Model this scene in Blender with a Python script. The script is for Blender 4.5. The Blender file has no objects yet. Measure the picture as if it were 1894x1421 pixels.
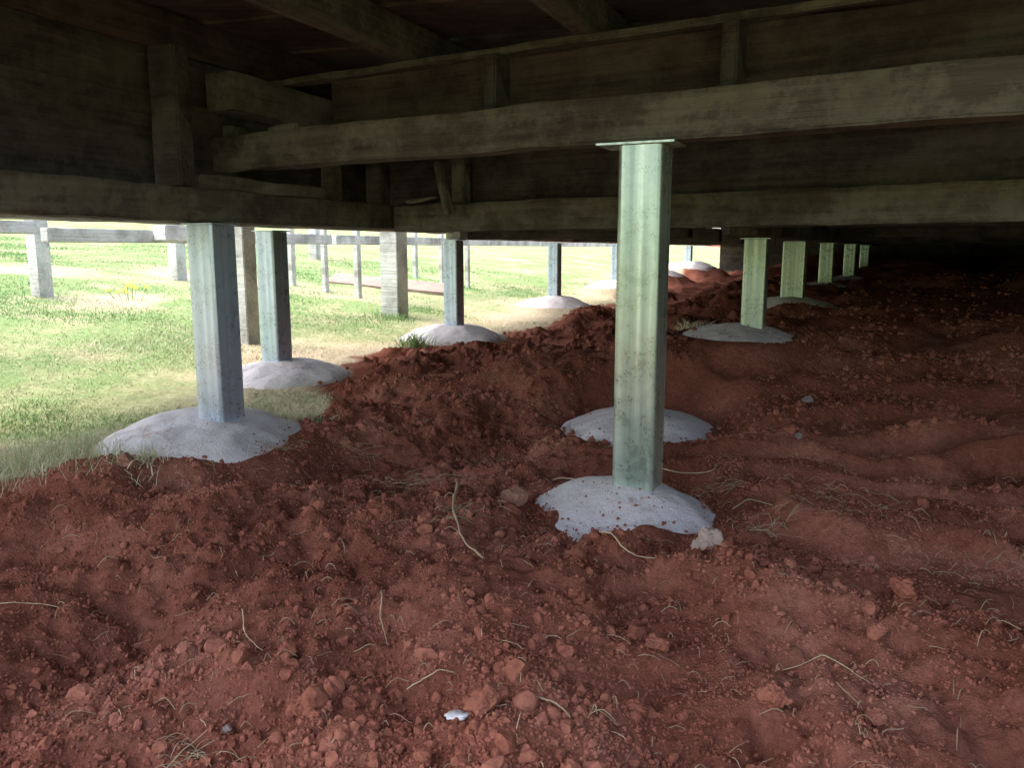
import bpy, bmesh, math, random
import numpy as np
from mathutils import Vector, Matrix
random.seed(7); rng=np.random.default_rng(11)
C=bpy.context.scene.collection
R=math.radians
# ---------------------------------------------------------------- noise
def _h(xi,yi,s):
    h=(xi*374761393+yi*668265263+s*1274126177)&0xffffffff
    h=((h^(h>>13))*1274126177)&0xffffffff
    return ((h^(h>>16))&0xffffffff)/4294967296.0
def vn(x,y,s=0):
    x=np.asarray(x,float);y=np.asarray(y,float)
    xf=np.floor(x);yf=np.floor(y);xi=xf.astype(np.int64);yi=yf.astype(np.int64)
    u=x-xf;v=y-yf;u=u*u*(3-2*u);v=v*v*(3-2*v)
    a=_h(xi,yi,s);b=_h(xi+1,yi,s);c=_h(xi,yi+1,s);d=_h(xi+1,yi+1,s)
    return (a*(1-u)+b*u)*(1-v)+(c*(1-u)+d*u)*v-0.5
def fbm(x,y,sc,o=4,s=0,g=.5):
    t=0;a=1;x=np.asarray(x)/sc;y=np.asarray(y)/sc
    for i in range(o):
        t=t+a*vn(x*1.0+i*17.3,y+i*9.1,s+i);x,y=(x*.8-y*.6)*2.03,(x*.6+y*.8)*2.03;a*=g
    return t
def ss(a,b,x):
    t=np.clip((x-a)/(b-a),0,1);return t*t*(3-2*t)
# ---------------------------------------------------------------- site plan
# house stumps: x,y, footing radius, post width, top z, base z, dome height, dome offset x, offset y
ST=[(.268,1.675,.205,.089,.757,-.01,.066,-.030,.0),(-.785,2.15,.268,.089,.616,.045,.066,-.062,.03),(.385,2.45,.235,.089,.605,.0,.06,.02,.0),
    (-.935,3.20,.27,.089,.621,.045,.07,.02,0),(-.33,4.62,.31,.089,.602,.045,.08,0,0),(.35,6.7,.31,.089,.598,.09,.08,0,0),
    (1.12,8.8,.32,.089,.598,.14,.08,0,0),(1.93,10.9,.36,.089,.598,.2,.08,0,0),(2.8,13.0,.45,.1,.598,.26,.1,0,0),
    (.90,3.02,.225,.082,.59,.218,.055,-.06,.02),(1.50,4.35,.22,.115,.59,.245,.055,0,0),(2.13,5.55,.22,.089,.59,.265,.06,0,0),
    (2.80,6.8,.22,.089,.59,.28,.05,0,0),(3.78,8.8,.22,.089,.59,.29,.05,0,0)]
YB=[-9,-1.2,-.9,.5,1.55,1.8,1.9,2.1,2.35,3.0,3.5,3.9,4.1,4.9,7.2,9,12,14,40]
XB=[90,90,-3.6,-3.2,-2.2,-1.16,-.95,-.78,-.66,-.70,-.74,-.76,-.57,-.04,.80,1.35,2.2,3.5,16]
def lawnmask(x,y):
    X=np.interp(y,YB,XB)+fbm(x,y,.25,4,5)*.22
    return ss(-.05,.07,X-x)
def smooth(x,y):
    b=x*.927-y*.375
    out=np.maximum(0,-b-2.25)
    z=.02+.13*np.minimum(out,3)+.06*np.maximum(out-3,0)
    z=z+.02*ss(1.8,4,y)
    z=z+.20*ss(2.2,3.2,y)*ss(-1.5,-.45,b)+.08*ss(3.3,6,y)*ss(-1.5,-.45,b)
    z=z+.012*np.maximum(0,y-6)*ss(-3.2,-1.5,b)
    z=np.where(y<-.5, z+.05*(-.5-y)+.14*np.maximum(0,-2.5-y),z)  # unseen bank added behind the camera for green reflections in the posts
    return np.minimum(z,3.0)
def furrow(x,y):
    return (y*.97+x*.14+fbm(x,y,.6,4,9,.55)*.20)/.20
def ground(x,y,detail=True):
    m=lawnmask(x,y)
    z=smooth(x,y)
    rough=.40+.85*ss(-.2,.2,fbm(x+9,y+4,.5,2,77))
    s=.085*fbm(x,y,.5,2,1)+.060*fbm(x+3,y,.2,3,2)-.008
    w=ss(.36,.62,x)*ss(3.0,2.3,y)*ss(1.0,1.3,y)
    s=s+rough*(1-.15*w)*(.020*np.abs(fbm(x,y,.06,3,3))+.018*fbm(x,y,.024,3,4)+.026*fbm(x,y,.09,2,14))
    ph=furrow(x,y);fr=ph-np.floor(ph);saw=np.where(fr<.35,fr/.35,(1-fr)/.65);saw=saw*saw*(3-2*saw)
    amp=np.clip(.85+1.7*vn(x*2.4,y*4,33)+.6*vn(x*7,y*6,34),.1,2)
    s=s*(1-.4*w)+w*.050*(saw-.5)*amp
    X=np.interp(y,YB,XB)
    s=s+.022*np.exp(-((x-X-.2)/.14)**2)*ss(1.6,2.2,y)*ss(9,5,y)
    s=s-.035*np.exp(-(((x+.75)/.16)**2+((y-1.45)/.09)**2))-.03*np.exp(-(((x+.6)/.12)**2+((y-1.12)/.1)**2))-.04*np.exp(-(((x+.02)/.13)**2+((y-2.2)/.1)**2))
    s=s+.02*np.exp(-(((x-.1)/.3)**2+((y-1.2)/.15)**2))
    l=.02*fbm(x,y,.6,3,21)+.008*fbm(x,y,.08,2,22)-.01
    z0=z+ s*(1-m)+l*m
    for (sx,sy,Rr,w_,t,zb,h,ox,oy) in ST:
        d=np.hypot(x-sx-ox,y-sy-oy)
        k=ss(1.6*Rr,1.0*Rr,d)
        z0=z0*(1-k)+k*(zb+np.clip(.35*(s*(1-m)+l*m),-.02,.009)+.001)
    z0=z0+.022*np.exp(-(((x-.26)/.05)**2+((y-1.50)/.035)**2))+.014*np.exp(-(((x-.10)/.03)**2+((y-1.62)/.05)**2))
    return z0
# ---------------------------------------------------------------- node helpers
def newmat(n):
    m=bpy.data.materials.new(n);m.use_nodes=True;t=m.node_tree
    return m,t,t.nodes['Principled BSDF']
def N(t,k,**kw):
    n=t.nodes.new(k)
    for a,b in kw.items():
        if a in n.inputs: n.inputs[a].default_value=b
        else: setattr(n,a,b)
    return n
def noise(t,vec,scale,detail=5,rough=.6):
    n=N(t,'ShaderNodeTexNoise');n.inputs['Scale'].default_value=scale;n.inputs['Detail'].default_value=detail;n.inputs['Roughness'].default_value=rough
    t.links.new(vec,n.inputs['Vector']);return n.outputs['Fac']
def ramp(t,fac,stops):
    r=t.nodes.new('ShaderNodeValToRGB');e=r.color_ramp.elements
    while len(e)<len(stops): e.new(.5)
    for i,(p,c) in enumerate(stops):
        e[i].position=p;e[i].color=(c[0],c[1],c[2],1) if not isinstance(c,(int,float)) else (c,c,c,1)
    t.links.new(fac,r.inputs['Fac']);return r.outputs['Color']
def mix(t,f,a,b,mode='MIX'):
    m=t.nodes.new('ShaderNodeMix');m.data_type='RGBA';m.blend_type=mode
    for s,v in ((0,f),(6,a),(7,b)):
        if hasattr(v,'is_linked') or hasattr(v,'links'): t.links.new(v,m.inputs[s])
        else: m.inputs[s].default_value=v if s==0 else (v[0],v[1],v[2],1)
    return m.outputs[2]
def bump(t,p,h,st=.5,dist=.01):
    b=t.nodes.new('ShaderNodeBump');b.inputs['Strength'].default_value=st;b.inputs['Distance'].default_value=dist
    t.links.new(h,b.inputs['Height']);t.links.new(b.outputs[0],p.inputs['Normal'])
def coords(t,kind='Object',scale=None):
    c=t.nodes.new('ShaderNodeTexCoord').outputs[kind]
    if scale:
        m=t.nodes.new('ShaderNodeMapping');m.inputs['Scale'].default_value=scale;t.links.new(c,m.inputs['Vector']);c=m.outputs[0]
    return c
def geo(t): return t.nodes.new('ShaderNodeNewGeometry').outputs['Position']
def mathn(t,op,a,b):
    m=t.nodes.new('ShaderNodeMath');m.operation=op
    for i,v in enumerate((a,b)):
        if isinstance(v,(int,float)): m.inputs[i].default_value=v
        else: t.links.new(v,m.inputs[i])
    return m.outputs[0]
def soilcol(t,vec):
    a=ramp(t,noise(t,vec,3.5,6,.65),[(.3,(.190,.064,.041)),(.5,(.298,.110,.073)),(.72,(.42,.182,.128))])
    b=ramp(t,noise(t,vec,75,6,.8),[(.32,(.58,.55,.54)),(.52,(1,1,1)),(.72,(1.25,1.23,1.22))])
    return mix(t,1.0,a,b,'MULTIPLY')
SOIL,t,p=newmat('red_soil');v=geo(t)
t.links.new(soilcol(t,v),p.inputs['Base Color']);p.inputs['Roughness'].default_value=1;p.inputs['Specular IOR Level'].default_value=0
bump(t,p,noise(t,v,300,4,.8),.6,.003)
GM,t,p=newmat('soil_and_lawn');v=geo(t)
at=N(t,'ShaderNodeAttribute',attribute_name='lawn');ad=N(t,'ShaderNodeAttribute',attribute_name='dry')
g1=ramp(t,noise(t,v,1.7,7,.7),[(.34,(.50,.44,.30)),(.44,(.36,.38,.21)),(.55,(.23,.32,.14)),(.66,(.29,.35,.17)),(.8,(.50,.43,.29))])
g1=mix(t,ad.outputs['Fac'],g1,(.60,.50,.37))
g2=ramp(t,noise(t,v,45,5,.75),[(.3,(.6,.6,.55)),(.6,(1.1,1.1,1.05))])
gl=mix(t,1.0,g1,g2,'MULTIPLY')
t.links.new(mix(t,at.outputs['Fac'],soilcol(t,v),gl),p.inputs['Base Color'])
p.inputs['Roughness'].default_value=1;p.inputs['Specular IOR Level'].default_value=0
bump(t,p,mathn(t,'ADD',noise(t,v,260,5,.85),mathn(t,'MULTIPLY',noise(t,v,80,3,.7),1.6)),.9,.006)
CON,t,p=newmat('footing_concrete');v=geo(t)
c=ramp(t,noise(t,v,9,6,.7),[(.3,(.64,.58,.58)),(.6,(.78,.72,.73)),(.8,(.82,.77,.78))])
dirt=ramp(t,mathn(t,'ADD',mathn(t,'MULTIPLY',noise(t,v,34,8,.85),.6),mathn(t,'MULTIPLY',noise(t,v,7,3,.6),.4)),[(.545,0.),(.61,1.)])
c=mix(t,mathn(t,'MULTIPLY',dirt,.6),c,(.36,.20,.15))
t.links.new(c,p.inputs['Base Color']);p.inputs['Roughness'].default_value=.85
bump(t,p,mathn(t,'ADD',noise(t,v,70,7,.8),mathn(t,'MULTIPLY',noise(t,v,14,3,.5),1.5)),.8,.010)
def galv(name,a,b,c3,mott):
    m,t,p=newmat(name)
    v1=coords(t,'Object',(42,42,.8));v2=coords(t,'Object')
    s1=noise(t,v1,1,5,.65);s2=noise(t,v2,13,8,.8)
    c=ramp(t,s1,[(.36,a),(.5,b),(.64,c3)]);c=mix(t,1.0,c,ramp(t,s2,[(.36,(mott,mott,mott)),(.56,(1,1,1))]),'MULTIPLY')
    t.links.new(c,p.inputs['Base Color']);p.inputs['Metallic'].default_value=.65
    t.links.new(ramp(t,s2,[(.3,.22),(.7,.38)]),p.inputs['Roughness']);bump(t,p,s1,.16,.0018);return m
GAL=galv('galvanised_steel',(.42,.51,.66),(.54,.63,.78),(.66,.76,.90),.82)
GALG=galv('galvanised_steel_green_reflection',(.34,.44,.39),(.50,.60,.53),(.72,.82,.73),.70)  # lawn's green reflection on centre and right-row posts put into the steel colour
def timber(n,dark,mid,lich,lf=.6,gs=1):
    m,t,p=newmat(n);v=coords(t,'Object',(1.5,40,40));v2=coords(t,'Object')
    g=noise(t,v,1.4*gs,7,.7);l=noise(t,v2,9,9,.78)
    c=ramp(t,g,[(.3,dark),(.62,mid),(.8,tuple(q*1.3 for q in mid))])
    c=mix(t,mathn(t,'MULTIPLY',ramp(t,l,[(.46,0.),(.56,1.)]),lf),c,lich)
    st=ramp(t,noise(t,v2,3.2,6,.7),[(.36,(.48,.46,.45)),(.56,(1,1,1))])
    c=mix(t,1.0,c,st,'MULTIPLY')
    t.links.new(c,p.inputs['Base Color']);p.inputs['Roughness'].default_value=.92;p.inputs['Specular IOR Level'].default_value=.15
    bump(t,p,mathn(t,'ADD',mathn(t,'MULTIPLY',g,1.6),l),1.0,.009);return m
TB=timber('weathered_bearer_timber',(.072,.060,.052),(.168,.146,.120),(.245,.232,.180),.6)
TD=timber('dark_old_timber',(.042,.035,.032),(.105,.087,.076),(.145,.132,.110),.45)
TR=timber('reddish_hardwood',(.052,.036,.032),(.125,.086,.072),(.150,.130,.112),.35)
TP=timber('pale_painted_timber',(.80,.81,.82),(.91,.91,.91),(.78,.77,.75),.2)
TS=timber('stump_concrete_cream',(.52,.53,.50),(.67,.68,.63),(.60,.53,.45),.3)
TL=timber('sawn_block_timber',(.11,.098,.085),(.22,.195,.165),(.285,.265,.225),.6)
def flat(n,col,rough=.9,sc=25):
    m,t,p=newmat(n);v=coords(t)
    c=ramp(t,noise(t,v,sc,5,.65),[(.3,tuple(q*.6 for q in col)),(.65,col)])
    t.links.new(c,p.inputs['Base Color']);p.inputs['Roughness'].default_value=rough;bump(t,p,noise(t,v,sc*3,4,.6),.4,.004);return m
STRAW=flat('dry_straw',(.52,.39,.24),.8,8)
TWIG=flat('dry_twig',(.42,.29,.18),.85,30)
ROCKP=flat('pale_rock',(.46,.33,.27),.95,45);ROCKB=flat('brown_rock',(.33,.155,.105));ROCKG=flat('grey_stone',(.32,.24,.22))
YEL=flat('yellow_petals',(.8,.6,.03));ROPE=flat('old_rope',(.30,.27,.22),.9,60)
PAINT=flat('splashed_white_paint',(.8,.75,.77),.6)
SLAB=flat('brown_slab',(.33,.235,.18),.9,10)
GR,t,p=newmat('grass_blades');a=N(t,'ShaderNodeAttribute',attribute_name='tint')
c=ramp(t,a.outputs['Fac'],[(0,(.15,.28,.09)),(.35,(.27,.37,.16)),(.6,(.45,.45,.27)),(1,(.65,.55,.40))])
t.links.new(c,p.inputs['Base Color']);p.inputs['Roughness'].default_value=.8;p.inputs['Specular IOR Level'].default_value=.2
# ---------------------------------------------------------------- object helpers
def meshobj(name,V,F,mat,parent=None,loc=None,rotz=0,smooth_=True):
    me=bpy.data.meshes.new(name)
    V=np.asarray(V,dtype=np.float32)
    if isinstance(F,np.ndarray):
        k=F.shape[1];me.vertices.add(len(V));me.vertices.foreach_set('co',V.ravel())
        me.loops.add(F.size);me.loops.foreach_set('vertex_index',F.astype(np.int32).ravel())
        me.polygons.add(len(F));me.polygons.foreach_set('loop_start',np.arange(0,F.size,k,dtype=np.int32))
        me.polygons.foreach_set('loop_total',np.full(len(F),k,dtype=np.int32))
        me.update(calc_edges=True)
    else: me.from_pydata(V.tolist(),[],F)
    me.polygons.foreach_set('use_smooth',np.full(len(me.polygons),smooth_))
    me.materials.append(mat);o=bpy.data.objects.new(name,me);C.objects.link(o)
    if loc is not None:o.location=loc
    o.rotation_euler[2]=rotz
    if parent: o.parent=parent
    return o
def tag(o,label,cat,group=None):
    o['label']=label;o['category']=cat
    if group:o['group']=group
def empty(n,loc=(0,0,0)):
    e=bpy.data.objects.new(n,None);e.empty_display_size=.1;C.objects.link(e);e.location=loc;return e
def boxmesh(L,W,H,bev=.003,seg=1,jit=0,seed=0):
    bm=bmesh.new();bmesh.ops.create_cube(bm,size=1)
    bmesh.ops.scale(bm,vec=(L,W,H),verts=bm.verts)
    if bev: bmesh.ops.bevel(bm,geom=list(bm.edges),offset=bev,segments=2,affect='EDGES')
    if seg>1:
        for i in range(1,seg):
            x=-L/2+L*i/seg
            bmesh.ops.bisect_plane(bm,geom=list(bm.verts)+list(bm.edges)+list(bm.faces),plane_co=(x,0,0),plane_no=(1,0,0))
    if jit:
        for v in bm.verts:
            x=v.co.x
            v.co.y+=jit*(float(vn(x*9+seed,v.co.z*40))+.6*float(vn(x*2.3+seed,1.5))+.4*float(vn(x*30+seed,v.co.z*60)))
            v.co.z+=jit*(float(vn(x*9+seed+31,v.co.y*40))+.6*float(vn(x*2.1+seed,7.5))+.4*float(vn(x*30+seed,v.co.y*60+9)))
    return bm
def bm_obj(name,bm,mat,parent,loc,rot=(0,0,0),sm=False):
    me=bpy.data.meshes.new(name);bm.to_mesh(me);bm.free();me.materials.append(mat)
    if sm: me.polygons.foreach_set('use_smooth',np.full(len(me.polygons),True))
    o=bpy.data.objects.new(name,me);C.objects.link(o);o.location=loc;o.rotation_euler=rot
    if parent:o.parent=parent
    return o
def shaft(w,h,mat,rad=.010,seg=6):
    pts=[];nor=[];H_=w/2-rad
    for q,(cx,cy) in enumerate([(H_,H_),(-H_,H_),(-H_,-H_),(H_,-H_)]):
        for k in range(seg+1):
            a=R(90*q)+R(90)*k/seg
            pts.append((cx+rad*math.cos(a),cy+rad*math.sin(a)));nor.append((math.cos(a),math.sin(a),0))
    n=len(pts);V=[(x,y,-h/2) for x,y in pts]+[(x,y,h/2) for x,y in pts]
    F=[(i,(i+1)%n,n+(i+1)%n,n+i) for i in range(n)]
    me=bpy.data.meshes.new('post_shaft');me.from_pydata(V,[],F)
    me.polygons.foreach_set('use_smooth',np.full(n,True));me.update()
    me.normals_split_custom_set_from_vertices([nor[i%n] for i in range(2*n)])
    me.materials.append(mat);return me
bn=[0]
def beam(name,p0,p1,z0,z1,w,mat,parent,jit=.007,bev=.004):
    bn[0]+=1
    dx,dy=p1[0]-p0[0],p1[1]-p0[1];L=math.hypot(dx,dy)
    seg=int(min(70,max(2,L/.035)))
    bm=boxmesh(L,w,z1-z0,bev,seg,jit,bn[0]*13.7)
    return bm_obj(name,bm,mat,parent,((p0[0]+p1[0])/2,(p0[1]+p1[1])/2,(z0+z1)/2),(0,0,math.atan2(dy,dx)))
def post(name,x,y,z0,z1,w,d,rz,mat,parent,jit=.003):
    bn[0]+=1
    bm=boxmesh(z1-z0,w,d,.004,6,jit,bn[0]*7.1)
    bmesh.ops.rotate(bm,cent=(0,0,0),matrix=Matrix.Rotation(R(90),3,'Y'),verts=bm.verts)
    return bm_obj(name,bm,mat,parent,(x,y,(z0+z1)/2),(0,0,rz))
# ---------------------------------------------------------------- ground
def axis(lo,hi,d0,c0,c1,far0,far1,g):
    a=[];x=c0
    while x<c1: a.append(x);x+=d0
    s=d0
    while x<far1: a.append(x);s=min(s*g,3);x+=s
    a.append(far1);x=c0;s=d0;b=[]
    while x>far0:
        s=min(s*g,3);x-=s;b.append(x)
    return np.array(b[::-1]+a)
xs=axis(0,0,.0075,-1.2,1.4,-90,90,1.022)
ys=axis(0,0,.006,.62,2.4,-60,110,1.012)
X,Y=np.meshgrid(xs,ys);Z=ground(X,Y);M=lawnmask(X,Y)
nx,ny=len(xs),len(ys)
V=np.stack([X.ravel(),Y.ravel(),Z.ravel()],1)
i=np.arange(nx*ny).reshape(ny,nx)
F=np.stack([i[:-1,:-1].ravel(),i[:-1,1:].ravel(),i[1:,1:].ravel(),i[1:,:-1].ravel()],1)
g=meshobj('ground',V,F,GM);g['kind']='structure'
def dryness(x,y):
    X=np.interp(y,YB,XB)
    d=ss(1.1,.1,X-x+.6*fbm(x,y,.5,3,91))*ss(-1,1,y)
    return np.clip(d*.9+.8*ss(.02,.3,fbm(x,y,.8,4,92))*ss(-1,1,y)*ss(8,4.5,y),0,1)
at=g.data.attributes.new('lawn','FLOAT','POINT');at.data.foreach_set('value',M.ravel().astype(np.float32))
at=g.data.attributes.new('dry','FLOAT','POINT');at.data.foreach_set('value',dryness(X,Y).ravel().astype(np.float32))
g['label']='red soil under house meeting pale lawn'
def gz(x,y): return float(ground(np.array([x]),np.array([y]))[0])
def domez(x,y,n):
    sx,sy,Rr,w_,tt,zb,h,ox,oy=ST[n];q=np.hypot(x-sx-ox,y-sy-oy)/Rr
    return zb+h*(1-q**2.2)
# ---------------------------------------------------------------- scattered clods
def ico(sub):
    bm=bmesh.new();bmesh.ops.create_icosphere(bm,subdivisions=sub,radius=1)
    v=np.array([q.co[:] for q in bm.verts]);f=np.array([[q.index for q in p.verts] for p in bm.faces]);bm.free();return v,f
def scatter(n,sub,smin,smax,pw,yr,xr,seed,thr=-.05,jit=.5,ondome=.01):
    r=np.random.default_rng(seed);v,f=ico(sub)
    y=yr[0]+(yr[1]-yr[0])*r.random(n)**1.5;x=xr[0]+(xr[1]-xr[0])*r.random(n)
    x=x*np.clip(y*.85+.1,.3,9)
    cl=fbm(x,y,.25,3,40)
    keep=(lawnmask(x,y)<.3)&(cl>thr+.3*(r.random(n)-.5))
    dz=np.full(n,-9.)
    for j,(sx,sy,Rr,w_,tt,zb,h,ox,oy) in enumerate(ST):
        d=np.hypot(x-sx-ox,y-sy-oy)
        pat=.35+ss(-.1,.15,fbm(x,y,.1,2,61))
        keep&=(d>Rr*.97)|(r.random(n)<(ondome*9*pat if j==0 else ondome)*(1+7*(d>.8*Rr)))
        dz=np.where(d<Rr*1.1,np.maximum(dz,domez(x,y,j)+.004),dz)
    x=x[keep];y=y[keep];dz=dz[keep];m=len(x)
    s=smin+(smax-smin)*r.random(m)**pw
    z=np.maximum(ground(x,y),dz)+s*.1
    sc=s[:,None]*(.65+.65*r.random((m,3)))
    P=np.broadcast_to(v[None],(m,)+v.shape).copy()
    for k in range(3 if sub>1 else 1):
        nn=r.normal(size=(m,1,3));nn/=np.linalg.norm(nn,axis=2,keepdims=True)
        hh=.35+.4*r.random((m,1));q=(P*nn).sum(2);P=P-np.maximum(q-hh,0)[:,:,None]*nn
    P=P*sc[:,None,:]*(1+jit*(r.random((m,len(v),1))-.5))
    a=r.random(m)*6.28;ca,sa=np.cos(a)[:,None],np.sin(a)[:,None]
    b=r.random(m)*1.2;cb,sb=np.cos(b)[:,None],np.sin(b)[:,None]
    px,py,pz=P[...,0],P[...,1],P[...,2]
    py,pz=py*cb-pz*sb,py*sb+pz*cb
    px,py=px*ca-py*sa,px*sa+py*ca
    P=np.stack([px+x[:,None],py+y[:,None],pz+z[:,None]],-1).reshape(-1,3)
    return P,(f[None]+(np.arange(m)*len(v))[:,None,None]).reshape(-1,3)
parts=[scatter(100000,1,.0009,.0034,1.5,(.55,3.0),(-.85,.85),1,-.3,.6),scatter(11500,2,.003,.009,2.6,(.55,3.2),(-.85,.85),2,-.0,.35,.003),
       scatter(620,2,.008,.017,2.2,(.55,2.4),(-.8,.85),3,.05,.25,0),scatter(12000,1,.003,.014,2.8,(2.2,7),(-.3,.8),4,-.15,.6)]
off=0;VV=[];FF=[]
for P,f in parts: VV.append(P);FF.append(f+off);off+=len(P)
o=meshobj('soil_clods',np.concatenate(VV),np.concatenate(FF),SOIL,smooth_=False);o['kind']='stuff';o['label']='crumbly red soil clods scattered over the ground'
# ---------------------------------------------------------------- tubes
def tube(pts,rad,sides=5):
    pts=np.asarray(pts,float);n=len(pts);V=[];F=[]
    for i in range(n):
        d=pts[min(i+1,n-1)]-pts[max(i-1,0)];d/=np.linalg.norm(d)+1e-9
        u=np.cross(d,[0,0,1.]);u/=np.linalg.norm(u)+1e-9;w=np.cross(u,d)
        rr=rad[i] if hasattr(rad,'__len__') else rad
        for k in range(sides):
            a=6.2832*k/sides;V.append(pts[i]+rr*(math.cos(a)*u+math.sin(a)*w))
    for i in range(n-1):
        for k in range(sides):
            F.append((i*sides+k,i*sides+(k+1)%sides,(i+1)*sides+(k+1)%sides,(i+1)*sides+k))
    return V,F
V=[];F=[]
def addtube(pts,r,s=3):
    v,f=tube(pts,r,s);o=len(V);V.extend(v);F.extend([tuple(q+o for q in ff) for ff in f])
pile=[(-.23,1.95,.12),(-.33,2.02,.09),(-.45,2.2,.08),(-.12,1.5,.06),(.42,1.75,.09),(.47,1.45,.07),(.85,1.35,.12),
      (.7,1.7,.12),(-.38,.85,.03),(-.62,2.05,.1),(.33,2.1,.08),(-.1,2.2,.1),(.62,.75,.04),(.75,1.15,.08)]
def straw(x,y,L,ang,r):
    n=5;pts=[];c=random.gauss(0,.3);lift=random.uniform(0,.010)
    for k in range(n):
        s=k/(n-1);aa=ang+c*s;pts.append([x,y,0]);x+=L/n*math.cos(aa);y+=L/n*math.sin(aa)
    pa=np.array(pts);zz=ground(pa[:,0],pa[:,1])
    z0=max(zz);pa[:,2]=np.maximum(zz,.5*(zz+z0))+.003+lift*np.sin(np.linspace(0,3,n));addtube(pa,r)
for (px,py,pr) in pile:
    a0=random.gauss(0,.5)
    for k in range(28):
        straw(random.gauss(px,pr*.5),random.gauss(py,pr*.3),random.uniform(.015,.045 if py<1 else .08),a0+random.gauss(0,.6),random.uniform(.0003,.0005 if py<1 else .0008))
for k in range(1100):
    y=random.uniform(.7,3.0);x=random.uniform(-.6,.7)*y
    if float(lawnmask(np.array([x]),np.array([y]))[0])<.5: straw(x,y,random.uniform(.008,.045),random.uniform(0,6.28),random.uniform(.0003,.0007))
o=meshobj('straw_litter',V,F,STRAW);o['kind']='stuff';o['label']='dry grass roots and straw lying on the soil'
def twig(pl,r,mat=TWIG,lift=.006):
    pl=np.array(pl,float);n=16;tt=np.linspace(0,len(pl)-1,n);k=np.arange(len(pl))
    x=np.interp(tt,k,pl[:,0]);y=np.interp(tt,k,pl[:,1])
    for _ in range(2):
        x[1:-1]=.25*x[:-2]+.5*x[1:-1]+.25*x[2:];y[1:-1]=.25*y[:-2]+.5*y[1:-1]+.25*y[2:]
    x=x+.0007*rng.standard_normal(n)
    z=ground(x,y);z=np.convolve(np.pad(z,3,'edge'),np.ones(7)/7,'valid');z=np.maximum(z,ground(x,y))+r+lift*np.sin(np.linspace(0,3.1,n))
    for _ in range(2): z[1:-1]=np.maximum(z[1:-1],.5*z[:-2]+.5*z[2:])
    P=np.stack([x,y,z],1);c=P[0].copy();v,f=tube(P-c,np.linspace(r,r*.5,n)*(1+.15*rng.standard_normal(n)).clip(.6,1.4),6)
    o=meshobj('twig',v,f,mat,loc=c.tolist());tag(o,'thin dry bent twig lying on red soil','twig','twigs on the soil')
for pl,r in [([(-.118,1.70),(-.115,1.5),(-.085,1.34),(-.045,1.22)],.0036),([(.155,1.37),(.18,1.3),(.25,1.26),(.29,1.27)],.0013),
    ([(.47,1.66),(.52,1.68),(.6,1.6),(.62,1.5)],.0013),([(-.41,1.16),(-.38,1.08),(-.33,1.0)],.0011),([(-.13,.93),(-.1,.925),(-.07,.93)],.0011),
    ([(-.42,.79),(-.4,.82),(-.36,.9)],.0012),([(.03,.86),(.05,.845),(.065,.83)],.0016),([(.1,1.93),(.15,1.9),(.2,1.9)],.0024),
    ([(.35,1.93),(.4,1.86),(.47,1.83),(.5,1.9)],.0015),([(.36,1.0),(.4,.97),(.44,.93)],.0009),([(-.9,1.22),(-.8,1.2),(-.72,1.21)],.0011),
    ([(-.2,1.18),(-.19,1.1),(-.17,1.04)],.001)]:
    twig(pl,r,STRAW if r<.0016 else TWIG)
# rocks
def rock(name,x,y,s,mat,label,cat,fl=.75,sink=.3,seed=0,rg=.14):
    r=np.random.default_rng(seed+int(x*1000)%97);v,f=ico(4)
    for k in range(9):
        n=r.normal(size=3);n/=np.linalg.norm(n);h=.5+.3*r.random();q=v@n;v=v-np.maximum(q-h,0)[:,None]*n
    v=v*(1+rg*fbm(v[:,0]*2+seed,v[:,1]*2+v[:,2]*1.3,.6,5,seed))[:,None]*np.array([1.15,.95,fl*1.15])*s
    a=r.random()*6.28;v=v@np.array([[math.cos(a),math.sin(a),0],[-math.sin(a),math.cos(a),0],[0,0,1]])
    o=meshobj(name,v,f,mat,loc=(x,y,gz(x,y)+s*fl*(1-sink)),smooth_=False);tag(o,label,cat,cat+'s on the soil');return o
rock('rock',.345,1.355,.034,ROCKP,'pale rough rock beside the concrete footing','rock',.8,.3,14,.45)
rock('rock',.0,1.70,.029,ROCKB,'small brown rock at the edge of the footing','rock',.8,.3,2,.3)
rock('rock',-.9,1.84,.03,ROCKB,'brown rock lying beside grass and footing','rock',.6,.3,3,.3)
rock('rock',.93,2.5,.016,ROCKG,'small grey stone on dug soil','rock',.8,.3,4,.4)
rock('rock',.80,2.2,.013,ROCKG,'small grey stone on dug soil','rock',.8,.3,5,.4)
rock('rock',-.345,.9,.008,ROCKG,'small grey stone on dug soil','rock',.6,.3,8,.4)
for k,(x,y,s) in enumerate([(-.03,.835,.024),(-.25,.9,.020),(-.22,.915,.016),(.195,1.02,.018),(.31,.88,.018),(.27,.79,.019),(.1,1.12,.018),(.55,1.08,.019),
    (.15,.9,.013),(-.3,1.0,.014),(.42,.86,.014),(.48,1.0,.014),(-.05,1.05,.013),(.06,.75,.013)]):
    rock('soil_lump',x,y,s,SOIL,'angular lump of dry red soil','soil lump',.75,.3,20+k,.4)
v,f=ico(3);v=v*np.array([.014,.009,.002])*(1+1.1*fbm(v[:,0]*2,v[:,1]*2,.7,3,5))[:,None]
o=meshobj('paint_splash',v,f,PAINT,loc=(-.060,.835,gz(-.060,.835)+.004));tag(o,'small white paint splash on red soil','paint splash')
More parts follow.
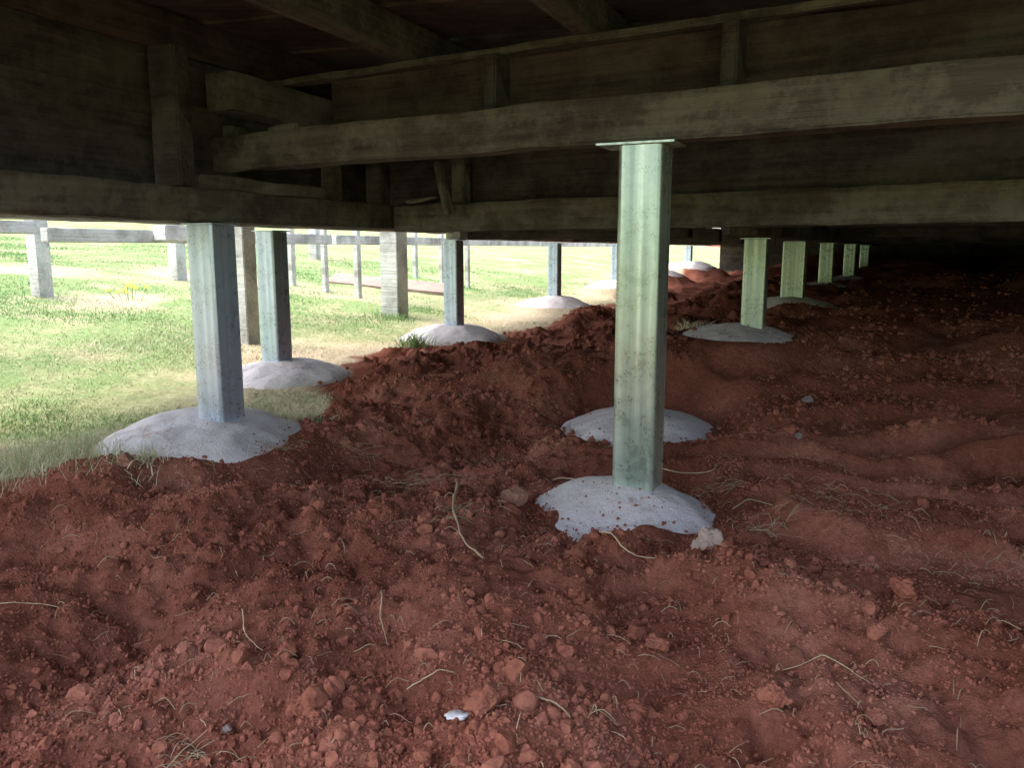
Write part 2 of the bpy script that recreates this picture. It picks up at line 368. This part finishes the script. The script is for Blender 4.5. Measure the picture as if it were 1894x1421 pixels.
# ---------------------------------------------------------------- stumps
PR=-R(25)
def footing(Rr,h,seed,ox,oy):
    nr,na=30,110;V=[(ox,oy,h)];F=[]
    for i in range(1,nr+1):
        for k in range(na):
            a=6.2832*k/na;rn=Rr*(1+.16*float(vn(math.cos(a)*1.6+seed,math.sin(a)*1.6+seed,3)));r=rn*1.2*i/nr;q=r/rn
            z=h*(1-q**2.2)-.6*max(0,q-1.03)
            px,py=r*math.cos(a)+ox,r*math.sin(a)+oy
            z+=.015*float(fbm(px+seed,py,.12,3,8))+.003*float(fbm(px+seed,py,.025,3,8))
            V.append((px,py,z))
    for k in range(na): F.append((0,1+k,1+(k+1)%na))
    for i in range(nr-1):
        for k in range(na):
            a=1+i*na+k;b=1+i*na+(k+1)%na;F.append((a,a+na,b+na,b))
    return V,F
for n,(x,y,Rr,w,top,zb,h,ox,oy) in enumerate(ST):
    e=empty('steel_stump',(x,y,zb))
    lab='galvanised square steel post in domed concrete footing under bearer'
    if n==0: lab='tall galvanised square steel post in dirt-splashed concrete dome footing'
    if n in(1,3): lab='galvanised square steel post in concrete dome beside the grass'
    tag(e,lab,'steel post','steel house posts')
    V,F=footing(Rr,h,n*5.3,ox,oy);meshobj('concrete_footing',V,F,CON,e)
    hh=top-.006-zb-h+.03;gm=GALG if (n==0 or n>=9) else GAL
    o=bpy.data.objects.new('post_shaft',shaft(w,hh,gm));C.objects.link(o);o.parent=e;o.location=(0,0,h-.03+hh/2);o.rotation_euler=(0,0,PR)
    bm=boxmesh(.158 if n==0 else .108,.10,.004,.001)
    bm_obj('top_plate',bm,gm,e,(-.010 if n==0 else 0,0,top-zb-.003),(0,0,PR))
for (x,y,w,top,lab) in [(-2.68,4.65,.085,.95,'weathered pale concrete stump standing in grass'),(-2.45,6.0,.09,.95,'weathered pale concrete stump standing in grass'),
    (-1.31,4.0,.088,.80,'cream stained old stump near steel post'),(-.80,5.55,.135,.85,'thick cream concrete stump with rust stains')]:
    z=gz(x,y);o=post('old_stump',x,y,z-.05,top,w,w,PR,TS,None,.003);tag(o,lab,'stump','old stumps on the lawn')
for (x,y,w) in [(-1.72,6.4,.045),(-1.44,6.3,.042),(-1.17,6.2,.045),(-.98,8.3,.045),(-.68,7.9,.04),(-.43,7.9,.04),(-2.2,9.2,.11)]:
    z=gz(x,y);o=post('slim_post',x,y,z-.05,1.35,w,w,PR,TS,None,.002);tag(o,'slim pale timber post standing on the lawn','post','slim posts on the lawn')
z=gz(-1.1,7.2);o=bm_obj('paving_slab',boxmesh(1.05,.8,.05,.008,8,.006),SLAB,None,(-1.10,7.3,z+.004),(0.06,.10,.1));tag(o,'low brown slab lying on the lawn','slab')
# ---------------------------------------------------------------- house
H=empty('house',(1,4,0));tag(H,'old timber house floor frame on steel posts seen from beneath','house')
def fix(o): o.location-=Vector((1,4,0));return o
def hb(*a,**k): return fix(beam(*a,H,**k))
hb('bearer',(-1.56,.30),(-.45,3.02),.619,.702,.065,TB)
hb('bearer',(-.40,2.955),(2.1,1.165),.609,.700,.070,TB)
hb('bearer',(-1.13,2.515),(1.75,.79),.760,.850,.062,TB)
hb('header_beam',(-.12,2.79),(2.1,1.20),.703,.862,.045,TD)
hb('header_beam',(.92,2.075),(2.15,1.21),.704,.80,.07,TB)
hb('header_beam',(-.50,2.43),(2.3,.78),.868,1.018,.055,TR)
hb('header_beam',(-.5,3.12),(2.6,1.12),.70,1.03,.04,TD)  # board added behind the framing to block bright gaps
hb('fillet_strip',(-.98,2.68),(2.2,.79),1.021,1.038,.05,TB)
hb('edge_bearer',(-2.3,.15),(-.36,4.56),.632,.70,.09,TP)
hb('edge_bearer',(-.33,4.62),(3.7,15.4),.603,.69,.09,TP)
hb('verandah_rail',(-3.5,.2),(-2.03,3.5),.612,.665,.05,TP,jit=.002)
hb('verandah_rail',(-2.01,3.54),(-1.20,5.4),.578,.640,.05,TP,jit=.002)
hb('verandah_rail',(-1.18,5.44),(2.6,15.5),.578,.640,.05,TP,jit=.002)
hb('bearer',(.74,2.64),(5.6,12.6),.593,.69,.09,TB)
for k,(x,y) in enumerate([(-.25,4.75),(.42,6.8),(1.18,8.9),(2.0,11.0),(2.85,13.1)]):
    hb('bearer',(x,y),(x+1.15,y-.60),.603,.698,.08,TD)
    hb('bearer',(x+1.9,y-1.0),(x+7.5,y-3.6),.603,.698,.08,TD)
hb('bearer',(1.05,2.75),(6.5,.2),.62,.74,.08,TD)
hb('bearer',(2.6,2.4),(7.6,12.6),.60,.72,.09,TD)
hb('joist',(-1.62,1.06),(-.80,2.40),1.040,1.135,.055,TB,jit=.004)
for k in range(15):
    x=-1.42+.50*k;y=.92-.145*k
    hb('joist',(x,y),(x+6.0 if k<9 else x+4.6,y+13.8 if k<9 else y+11),1.040,1.135,.05,TB if k%3 else TR,jit=.004)
fl=bmesh.new()
q=[(-2.45,.92),(3.9,15.8),(13,12.5),(6.8,-1.95)]
def quadpanel(bm,q,z0,z1):
    a=[bm.verts.new((x-1,y-4,z0)) for x,y in q];b=[bm.verts.new((x-1,y-4,z1)) for x,y in q]
    bm.faces.new(a);bm.faces.new(b[::-1])
    for i in range(4): j=(i+1)%4;bm.faces.new((a[i],b[i],b[j],a[j]))
nb=90
for k in range(nb):
    s0=k/nb;s1=(k+1)/nb+.0004
    L=lambda s:(q[0][0]+(q[1][0]-q[0][0])*s,q[0][1]+(q[1][1]-q[0][1])*s)
    Rr=lambda s:(q[3][0]+(q[2][0]-q[3][0])*s,q[3][1]+(q[2][1]-q[3][1])*s)
    dz=(k%2)*.006+random.uniform(0,.003);quadpanel(fl,[L(s0),Rr(s0),Rr(s1),L(s1)],1.137+dz,1.165+dz)
bmesh.ops.recalc_face_normals(fl,faces=fl.faces)
FLM=timber('floor_board_underside',(.085,.064,.056),(.18,.134,.112),(.19,.165,.14),.35)
bm_obj('floor_boards',fl,FLM,H,(0,0,0))
def cladding(name,p0,p1,z0,z1,bh,mat):
    dx,dy=p1[0]-p0[0],p1[1]-p0[1];L=math.hypot(dx,dy);bm=bmesh.new();z=z0
    while z<z1-.001:
        h=min(bh,z1-z);b2=bmesh.ops.create_cube(bm,size=1)['verts']
        bmesh.ops.scale(bm,vec=(L,.018,h+.016),verts=b2);bmesh.ops.rotate(bm,cent=(0,0,0),matrix=Matrix.Rotation(R(8),3,'X'),verts=b2)
        bmesh.ops.translate(bm,vec=(0,0,z+h/2-(z0+z1)/2),verts=b2);z+=h
    return fix(bm_obj(name,bm,mat,H,((p0[0]+p1[0])/2,(p0[1]+p1[1])/2,(z0+z1)/2),(0,0,math.atan2(dy,dx))))
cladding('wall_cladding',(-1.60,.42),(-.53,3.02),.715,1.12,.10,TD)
cladding('wall_cladding',(3.9,15.4),(12.7,12.2),-.2,1.12,.13,TD)  # back wall added to keep the far right underfloor dark
cladding('wall_cladding',(9.3,13.4),(5.2,-1.4),-.2,1.12,.13,TD)  # side wall added to darken the right-hand side
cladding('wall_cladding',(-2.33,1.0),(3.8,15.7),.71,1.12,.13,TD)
AZ=math.atan2(2.72,1.11)
def hp(name,x,y,z0,z1,w,d,rz,mat): return fix(post(name,x,y,z0,z1,w,d,rz,mat,H))
hp('stud',-.83,2.055,.704,1.03,.05,.085,AZ-R(90),TD)
hp('stud',-.585,2.70,.704,1.0,.05,.05,AZ-R(90),TB)
hp('stud',-.47,2.93,.704,.88,.07,.06,AZ-R(90),TD)
hp('stud',-.17,2.78,.703,.90,.045,.05,R(-32),TB)
o=hp('brace',-.225,2.72,.66,.83,.035,.022,R(-32),TL);o.rotation_euler=(0,R(-14),R(-32))
hp('cleat',-.03,2.10,.852,1.015,.10,.035,R(-30),TD);hp('cleat',.47,1.80,.852,1.015,.095,.035,R(-30),TD)
hb('joist_stub',(-.775,2.24),(-.50,2.92),.915,1.012,.09,TL)
hb('joist_stub',(-.80,2.46),(-.50,3.2),.852,.902,.075,TD)
hb('packer',(-.86,2.40),(-.76,2.345),.852,.885,.06,TB);hb('packer',(-.64,2.27),(-.545,2.215),.852,.872,.06,TL)
hb('packer',(-.80,2.10),(-.60,2.60),.704,.738,.04,TL)
hb('packer',(-1.72,4.02),(-1.58,4.30),.590,.664,.09,TP,jit=.003)
pts=[]
for k in range(46):
    a=k*.5;pts.append([.035*math.cos(a)+.0012*k,.012*math.sin(a),.006*math.sin(a*1.1)+.0002*k])
v,f=tube(np.array(pts),.0035,5);o=meshobj('rope',v,f,ROPE,loc=(-.34,2.86,.712));tag(o,'loose coil of old grey rope on timber beam','rope')
# ---------------------------------------------------------------- grass
def blades(x,y,h,w,tint,lean,r):
    n=len(x);a=r.random(n)*6.28;la=r.random(n)*6.28;l=lean*r.random(n)*h
    z=ground(x,y)-.004
    dx,dy=np.cos(a)*w,np.sin(a)*w;lx,ly=np.cos(la)*l,np.sin(la)*l
    P=np.stack([np.stack([x-dx,y-dy,z],1),np.stack([x+dx,y+dy,z],1),np.stack([x+dx*.7+lx*.4,y+dy*.7+ly*.4,z+h*.6],1),
                np.stack([x-dx*.7+lx*.4,y-dy*.7+ly*.4,z+h*.6],1),np.stack([x+lx,y+ly,z+h],1)],1).reshape(-1,3)
    b=(np.arange(n)*5)[:,None]
    F=np.concatenate([b+np.array([[0,1,2]]),b+np.array([[0,2,3]]),b+np.array([[3,2,4]])])
    return P,F,np.repeat(tint,5)
def grassobj(name,x,y,h,w,tint,lean=1.2,seed=0):
    P,F,T=blades(x,y,h,w,tint,lean,np.random.default_rng(seed));o=meshobj(name,P,F,GR,smooth_=False)
    a=o.data.attributes.new('tint','FLOAT','POINT');a.data.foreach_set('value',T.astype(np.float32));return o
r=np.random.default_rng(5);n=250000
y=1.5+9*r.random(n)**1.6;x=-(.75*y)+(.95*y)*r.random(n)
k=(lawnmask(x,y)>.6*r.random(n)+.2)
for (sx,sy,Rr,w_,tt,zb,h_,ox,oy) in ST: k&=np.hypot(x-sx-ox,y-sy-oy)>Rr*(.95+.15*r.random(n))
d=fbm(x,y,.6,5,50,.6);dr=dryness(x,y);k&=(d>-.2+.8*(r.random(n)-.5)+.4*dr);x=x[k];y=y[k];d=d[k];dr=dr[k];n=len(x)
h=(.005+.012*r.random(n))*(1+1.2*np.clip(d,0,1));w=.0008+.0005*r.random(n)+.0002*y
tint=np.clip(.38-fbm(x,y,.9,3,60)*1.0-d*.4+.6*dr+.4*(r.random(n)-.5)-.04*(y-3),0,1)
o=grassobj('grass',x,y,h,w,tint,2.0);o['kind']='stuff';o['label']='short patchy green and dry lawn grass'
n=1900;x=r.normal(-1.18,.17,n);y=r.normal(1.95,.09,n);k=(np.hypot(x+.847,y-2.18)>.26);x=x[k];y=y[k];n=len(x)
o=grassobj('tall_grass',x,y,.02+.055*r.random(n)**1.5,.0006+.0003*r.random(n),np.clip(.3+.65*r.random(n),0,1),1.6,3);o['kind']='stuff';o['label']='taller wispy grass fringe beside concrete footing'
def weed(x,y,n,s,h,ti,lab,seed):
    r=np.random.default_rng(seed);xx=r.normal(x,s,n);yy=r.normal(y,s,n)
    o=grassobj('weed',xx,yy,h*(.5+r.random(n)*.6),.0013+.0013*r.random(n),np.clip(ti+.15*r.random(n),0,1),2.2,seed);tag(o,lab,'weed','weeds')
weed(-.52,4.28,200,.05,.09,.0,'small green weed growing beside concrete footing',1)
weed(-.79,5.38,200,.07,.06,.0,'small green weed at the foot of a cream stump',2)
weed(-.60,2.42,50,.02,.035,.4,'thin grass tuft at the footing edge',3)
weed(-.88,1.86,70,.025,.04,.7,'wispy dry grass tuft in front of footing',4)
weed(.72,3.30,160,.04,.045,.9,'dry grass clump behind concrete footing',5)
e=empty('yellow_flower',(-2.3,4.9,gz(-2.3,4.9)));tag(e,'cluster of small yellow flowers in the grass','flower')
STEM=flat('flower_stem',(.12,.25,.06))
for k in range(9):
    fx,fy,fz=random.gauss(0,.05),random.gauss(0,.05),random.uniform(.04,.10)
    V=[(fx,fy,fz)];F=[]
    for j in range(10):
        a=j*.628;rr=.018 if j%2 else .009;V.append((fx+rr*math.cos(a),fy+rr*math.sin(a)*.7,fz+.006+rr*math.sin(a)*.5))
    for j in range(10):F.append((0,1+j,1+(j+1)%10))
    meshobj('petals',V,F,YEL,e)
    v,f=tube([(fx*.6,fy*.6,-.01),(fx,fy,fz)],.0015,4);meshobj('stem',v,f,STEM,e)
# ---------------------------------------------------------------- light
w=bpy.data.worlds.new('World');bpy.context.scene.world=w;w.use_nodes=True;t=w.node_tree
sky=t.nodes.new('ShaderNodeTexSky');sky.sky_type='NISHITA';sky.sun_disc=False
el,az=R(62),R(-85)
sky.sun_elevation=el;sky.sun_rotation=az;sky.air_density=1.2;sky.dust_density=4
hs=t.nodes.new('ShaderNodeHueSaturation');hs.inputs['Saturation'].default_value=.75
t.links.new(sky.outputs[0],hs.inputs['Color']);t.links.new(hs.outputs[0],t.nodes['Background'].inputs['Color']);t.nodes['Background'].inputs['Strength'].default_value=.76
s=bpy.data.lights.new('sun','SUN');s.energy=.95;s.angle=R(25);s.color=(1,.96,.90);so=bpy.data.objects.new('sun',s);C.objects.link(so)
D=Vector((math.sin(az)*math.cos(el),math.cos(az)*math.cos(el),math.sin(el)));so.rotation_euler=D.to_track_quat('Z','Y').to_euler()
cam=bpy.data.cameras.new('camera');co=bpy.data.objects.new('camera',cam);C.objects.link(co)
cam.sensor_width=36;cam.lens=28.5;cam.clip_start=.02;cam.clip_end=400
co.location=(0,0,.55);co.rotation_euler=(R(90-9.48),0,0);bpy.context.scene.camera=co
vs=bpy.context.scene.view_settings;vs.view_transform='Standard';vs.look='None';vs.exposure=0
